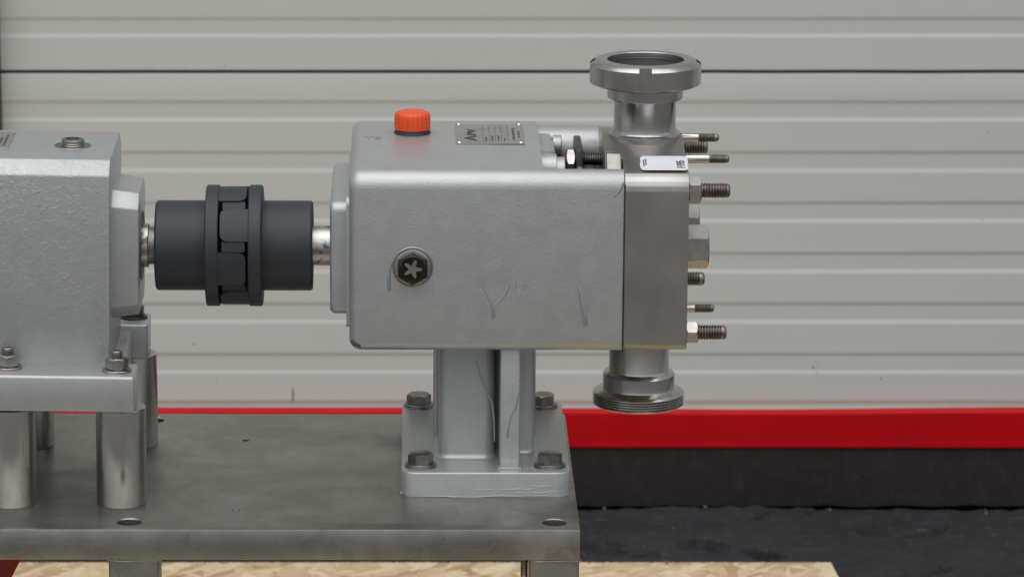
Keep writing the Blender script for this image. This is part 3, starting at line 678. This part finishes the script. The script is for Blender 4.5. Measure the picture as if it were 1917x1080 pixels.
# orange breather cap
CX, CYY, CZ = -93.6, 166, 114.6
g = G(); lathe(g, 'z', (CX, CYY, CZ), [(-2, 17.8), (1.2, 17.9), (2.2, 17.2), (4.6, 16.4), (5.2, 15.4)], 56); part('cap_seal', g, M['black'], pump)
g = G(); V = []; F = []; n = 144; lobes = 20
prof = [(4.6, 15.6, 0), (4.8, 17.1, 1), (6.0, 17.5, 1), (17.5, 17.4, 1), (19.6, 16.8, 0.8), (21.2, 15.3, 0.3), (21.9, 13.2, 0), (22.0, 8, 0), (21.8, 0.4, 0)]
for (t, r, wgt) in prof:
    for k in range(n):
        a = 2 * PI * k / n; ph = (a * lobes / (2 * PI)) % 1.0
        d = 0.75 if ph < 0.22 else (0.0 if ph > 0.30 and ph < 0.92 else 0.35)
        V.append((CX + (r - d * wgt) * math.cos(a), CYY + (r - d * wgt) * math.sin(a), CZ + t))
for i in range(len(prof) - 1):
    for k in range(n): F.append((i * n + k, i * n + (k + 1) % n, (i + 1) * n + (k + 1) % n, (i + 1) * n + k))
F.append(tuple((len(prof) - 1) * n + k for k in range(n)))
part('filler_cap', g.add(V, F), M['orange'], pump, 'fluted orange plastic filler cap')
# name plate: slightly tilted with the crowned top
def topz(y): t = (223 - y) / 206; return 115.6 - 5.0 * t + 1.5 * math.sin(PI * max(0, min(1, t)))
g = G(); V = []; F = []; nu = 8
for j in range(5):
    y = 113 + 91 * j / 4
    for i in range(nu + 1):
        x = -52 + 65.8 * i / nu; V.append((x, y, topz(y) + 0.55 + 0.5 * (math.sin(PI * (i / nu - 0.35)) ** 2 if i / nu > 0.35 and j == 0 else 0)))
for j in range(4):
    for i in range(nu): a = j * (nu + 1) + i; F.append((a, a + 1, a + nu + 2, a + nu + 1))
nV = len(V); V += [(x, y, z - 0.4) for x, y, z in V]; bf = [tuple(nV + i for i in f[::-1]) for f in F]
per = [i for i in range(nu + 1)] + [j * (nu + 1) + nu for j in range(1, 5)] + [4 * (nu + 1) + i for i in range(nu - 1, -1, -1)] + [j * (nu + 1) for j in range(3, 0, -1)]
F += bf + [(per[k], per[k] + nV, per[(k + 1) % len(per)] + nV, per[(k + 1) % len(per)]) for k in range(len(per))]
npl = part('name_plate', g.add(V, F), M['tag'], pump)
for (x, y) in ((-48.5, 202), (10.2, 202), (-48.5, 116), (10.2, 116)):
    g = G(); lathe(g, 'z', (x, y, topz(y) + 0.5), [(0, 2.6), (1.0, 2.5), (1.9, 1.7), (2.3, 0.4)], 16); part('rivet', g, M['rivet'], npl)
g = G()
for k in range(5):
    x = -25.5 + 5.9 * k; box(g, x - 0.28, x + 0.28, 124, 196, topz(160) + 0.3, topz(160) + 0.75)
g.v = [(x, y, topz(y) + 0.6 + (0.12 if z > topz(160) + 0.5 else -0.1)) for x, y, z in g.v]
part('ruled_line', g, M['ink'], npl)
rz = Matrix.Rotation(R(1.6), 4, 'X') @ Matrix.Rotation(R(90), 4, 'Z')
text_part('lettering', 'A', 17, M['ink'], npl, (-32.0, 128, topz(128) + 0.95), rz, 1.9)
text_part('lettering', 'PV', 12, M['ink'], npl, (-32.5, 152, topz(152) + 0.95), rz, 1.9)
g = G()
for i, (y, w) in enumerate(((132, 9), (143, 7), (153, 10), (166, 9), (178, 8))): box(g, 2.6, 5.0, y, y + w, topz(y) + 0.5, topz(y) + 0.85)
for i, (y, w) in enumerate(((142, 8), (153, 9), (165, 7))): box(g, 8.0, 10.0, y, y + w, topz(y) + 0.5, topz(y) + 0.85)
for x, n in ((-22.6, 2), (-16.7, 3), (-10.8, 3), (-4.9, 1)):
    for i in range(n + 1): box(g, x - 0.9, x + 0.9, 127 + 6 * i, 131.4 + 6 * i, topz(127 + 6 * i) + 0.5, topz(127 + 6 * i) + 0.85)
part('worn_print', g, M['ink'], npl, 'worn unreadable lines of print', kind='stuff')
# faint red stamp beside the cap
m_, nt, p, N, L = new_mat('faded_red_stamp'); v = coords(nt)
L.new(mix(nt, ramp(nt, noise(nt, v, 300, 4), [(0.4, 0), (0.6, 1)]), (0.42, 0.36, 0.34), (0.46, 0.24, 0.2)), p.inputs['Base Color']); p.inputs['Roughness'].default_value = 0.4; p.inputs['Metallic'].default_value = 0.4
text_part('stamp', 'T8', 17, m_, pump, (-140, 135, topz(140) + 0.05), Matrix.Rotation(R(1.6), 4, 'X'), 0.9, 'faded red stamp beside the orange cap', 0.05)

# sight glass on the front
g = G(); lathe(g, 'y', (-93.0, 0, 20.3), [(1, 19.3), (-0.5, 19.3), (-1.1, 18.8), (-1.2, 18.0), (-0.4, 17.6), (-0.4, 17.2), (-1.2, 16.9), (-1.5, 16.2), (-1.5, 12)], 64)
part('seal_washer', g, M['nut'], pump)
g = G(); hexagon(g, 'y', (-93.0, -2.0, 20.3), -16.0, -7.0, R(30 + 30), -1.2)
sg = part('sight_glass', g, M['glass'], pump, 'dark hex oil sight glass with star reflector')
g = G(); lathe(g, 'y', (-93.0, -9.0, 20.3), [(0, 12.6), (-0.6, 12.0), (-0.6, 10.8), (0.2, 10.4)], 48); part('bezel', g, M['glass'], sg)
g = G(); n = 4; P = []
for k in range(50):
    a = 2 * PI * k / 50 + PI / 4; rr = 4.0 + 5.2 * (0.5 + 0.5 * math.cos(5 * (a - PI / 4) + 0.6)) ** 1.6; P.append((20.3 + rr * math.sin(a - PI / 4 + 0.1), -93.0 + rr * math.cos(a - PI / 4 + 0.1)))
prism(g, 'y', P, -9.05, -9.6); part('reflector', g, M['brass'], sg)
g = G(); lathe(g, 'y', (-93.0, 0, 20.3), [(-9.5, 0.9), (-9.9, 0.6)], 12); part('reflector_pin', g, M['bolt'], sg)

# paint runs and casting marks on the housing
def run(pts, rads, parent=body):
    g = G(); tube(g, [(x, 0.35, z) for x, z in pts], rads, 10)
    g.v = [(x, 0.35 + (y - 0.35) * 0.85, z) for x, y, z in g.v]; return part('paint_run', g, M['run'], parent)
def P2(px, py): return (-152.6 + (px - 653) * 0.4990, 30.4 - (py - 480) * 0.5145)
def bez(*pp): return [P2(*p) for p in pp]
run(bez((736, 486), (730, 500), (728, 520), (728, 540), (728, 545)), [0.7, 1.3, 1.7, 2.0, 1.0])
run(bez((903, 531), (912, 551), (921, 566), (924, 578), (924, 592), (924, 596)), [0.7, 1.1, 1.2, 1.6, 2.0, 1.0])
run(bez((955, 531), (948, 548), (936, 562), (926, 572)), [0.7, 1.1, 1.1, 1.0])
run(bez((1078, 528), (1086, 548), (1091, 572), (1096, 590), (1097, 603), (1097, 609)), [0.6, 1.1, 1.5, 2.2, 2.5, 1.2])
run(bez((1102, 572), (1099, 582)), [0.6, 0.9])
for (a, b_) in (((966, 530), (967, 541)), ((982, 530), (983, 541)), ((966, 541), (972, 543)), ((983, 541), (988, 533))): run(bez(a, b_), [0.7, 0.7])
g = G()
random.seed(11)
for k in range(20):
    x, z = P2(random.uniform(878, 1000), random.uniform(462, 528)); s_ = random.uniform(0.6, 2.2)
    lathe(g, 'y', (x, 0.25, z), [(0.2, s_ * 1.5), (-0.02 * s_, s_ * 1.25), (-0.10 * s_, s_ * 0.9), (-0.16 * s_, s_ * 0.5), (-0.18 * s_, 0.1)], 14)
part('paint_blister', g, M['silver'], body, kind='stuff')
g = G(); tube(g, [(P2(1168, 345)[0] - 1, -0.1, P2(0, 345)[1] + 2), (P2(1160, 360)[0], -0.1, P2(0, 358)[1]), (P2(1148, 368)[0], -0.1, P2(0, 370)[1])], [0.3, 0.35, 0.15], 5); part('hairline_crack', g, M['grime'], body)
g = G(); pts = [(-150.4, 2.6, -50.5), (-149.4, 2.0, -52.8), (-147.0, 1.3, -54.4), (-144.0, 1.0, -55.6), (-141.5, 1.6, -57.2)]
tube(g, pts, [0.5, 1.1, 1.3, 0.9, 0.4], 8); part('paint_chip', g, M['grime'], body)

# pedestal: column, rib, foot
ZF = -177.2
g = G()
prism(g, 'z', rrect(-103, 56.5, -5.5, 263, 14, 6), ZP + 0.15, ZF, 1.6, 3, sel=lambda c, e: c.z > ZF - 1); foot = part('foot', g, M['cast'], pump)
def flare(g, pts, z0, z1, f0, f1, steps=6):
    # vertical column whose outline swells to the foot and to the housing
    cu = sum(p[0] for p in pts) / len(pts); cv = sum(p[1] for p in pts) / len(pts)
    lev = [(z0 + f0 * (1 - math.cos(R(90 * k / steps))), f0 * (1 - math.sin(R(90 * k / steps)))) for k in range(steps + 1)]
    lev += [(z1 - f1 * (1 - math.cos(R(90 * k / steps))), f1 * (1 - math.sin(R(90 * k / steps)))) for k in range(steps, -1, -1)]
    V = []; F = []; n = len(pts)
    for z, off in lev:
        for i, p in enumerate(pts):
            a = Vector(pts[i - 1]); b = Vector(pts[(i + 1) % n]); d = (b - a).normalized(); nrm = Vector((d.y, -d.x))
            V.append((p[0] + nrm.x * off, p[1] + nrm.y * off, z))
    for j in range(len(lev) - 1):
        for i in range(n): F.append((j * n + i, j * n + (i + 1) % n, (j + 1) * n + (i + 1) % n, (j + 1) * n + i))
    F += [tuple(range(n))[::-1], tuple((len(lev) - 1) * n + i for i in range(n))]
    return g.add(V, F)
g = G(); flare(g, rrect(-68, -14, 44, 205, 11, 6), ZF - 1, -58, 7, 5); 
flare(g, rrect(-16, 24.0, 62, 205, 9, 6), ZF - 1, -58, 6, 4); part('column', g, M['cast'], pump)
for (xa, xb) in ((-72.5, -66), (20, 26.5)): g = G(); box(g, xa, xb, 120, 215, ZF - 1, -58, 3, 2); part('side_web', g, M['cast'], pump)
g = G(); prism(g, 'x', [(7.5, ZF - 0.5), (60, ZF - 0.5), (60, -58), (13, -58), (10.5, -150), (9.5, -168)], -10.2, 8.8, 2.2, 3); part('rib', g, M['silver'], pump)
g = G(); box(g, -12.5, 11.0, 5.2, 40, ZF - 0.5, ZF + 1.8, 1.5, 2); part('weld_bead', g, M['cast'], pump)
def rr_(pts, rads, y): 
    g = G(); tube(g, [(x, y, z) for x, z in pts], rads, 10); g.v = [(a, y + (b - y) * 0.45, c) for a, b, c in g.v]; return part('paint_run', g, M['run'], pump)
rr_([(7.5, -104), (5, -118), (0, -128), (-2, -138), (-3, -147), (-3, -150)], [0.5, 0.9, 1.1, 1.7, 2.3, 1.3], 11.4)
rr_([(-33, -80), (-28, -97), (-22, -112), (-17, -122), (-15, -140), (-14.5, -160)], [0.5, 0.9, 1.2, 1.1, 0.9, 0.6], 43.6)
g = G(); random.seed(4)
for (xa, xb, zz) in ((-35, 40, -193.5), (4, 44, -197.0), (-82, 42, -200.6), (20, 42, -190.5)):
    n = 14; pts = [(xa + (xb - xa) * i / n, -5.4, zz + 1.2 * mn.noise(Vector((i * 0.6, zz, 0))) + (2.0 * (i / n) ** 4)) for i in range(n + 1)]
    tube(g, pts, [0.35 + 0.35 * random.random() for _ in pts], 6)
part('sealant_bead', g, M['silver'], foot)
g = G(); box(g, -104.5, -95, 4, 12, ZP + 0.2, ZP + 1.4, 0.4); part('paint_flake', g, M['silver'], foot)
# foot bolts
random.seed(3)
def foot_bolt(x, y, rot):
    g = G(); lathe(g, 'z', (x, y, ZF), [(0.1, 15.4), (0.9, 15.3), (1.0, 14.4), (1.2, 14.2), (3.0, 14.2), (3.5, 13.6), (3.5, 6)], 44); w = part('washer', g, M['bolt'], pump)
    g = G(); hexagon(g, 'z', (x, y, ZF + 3.5), 12.2, 9.6, rot, 1.2); part('bolt_head', g, M['bolt'], pump)
foot_bolt(-85, 18, 0.15); foot_bolt(37.6, 18, 0.28); foot_bolt(-86.5, 240, 0.05); foot_bolt(37.5, 240, 0.4)
for o in list(bpy.data.objects):
    if 'origin' in o: del o['origin']
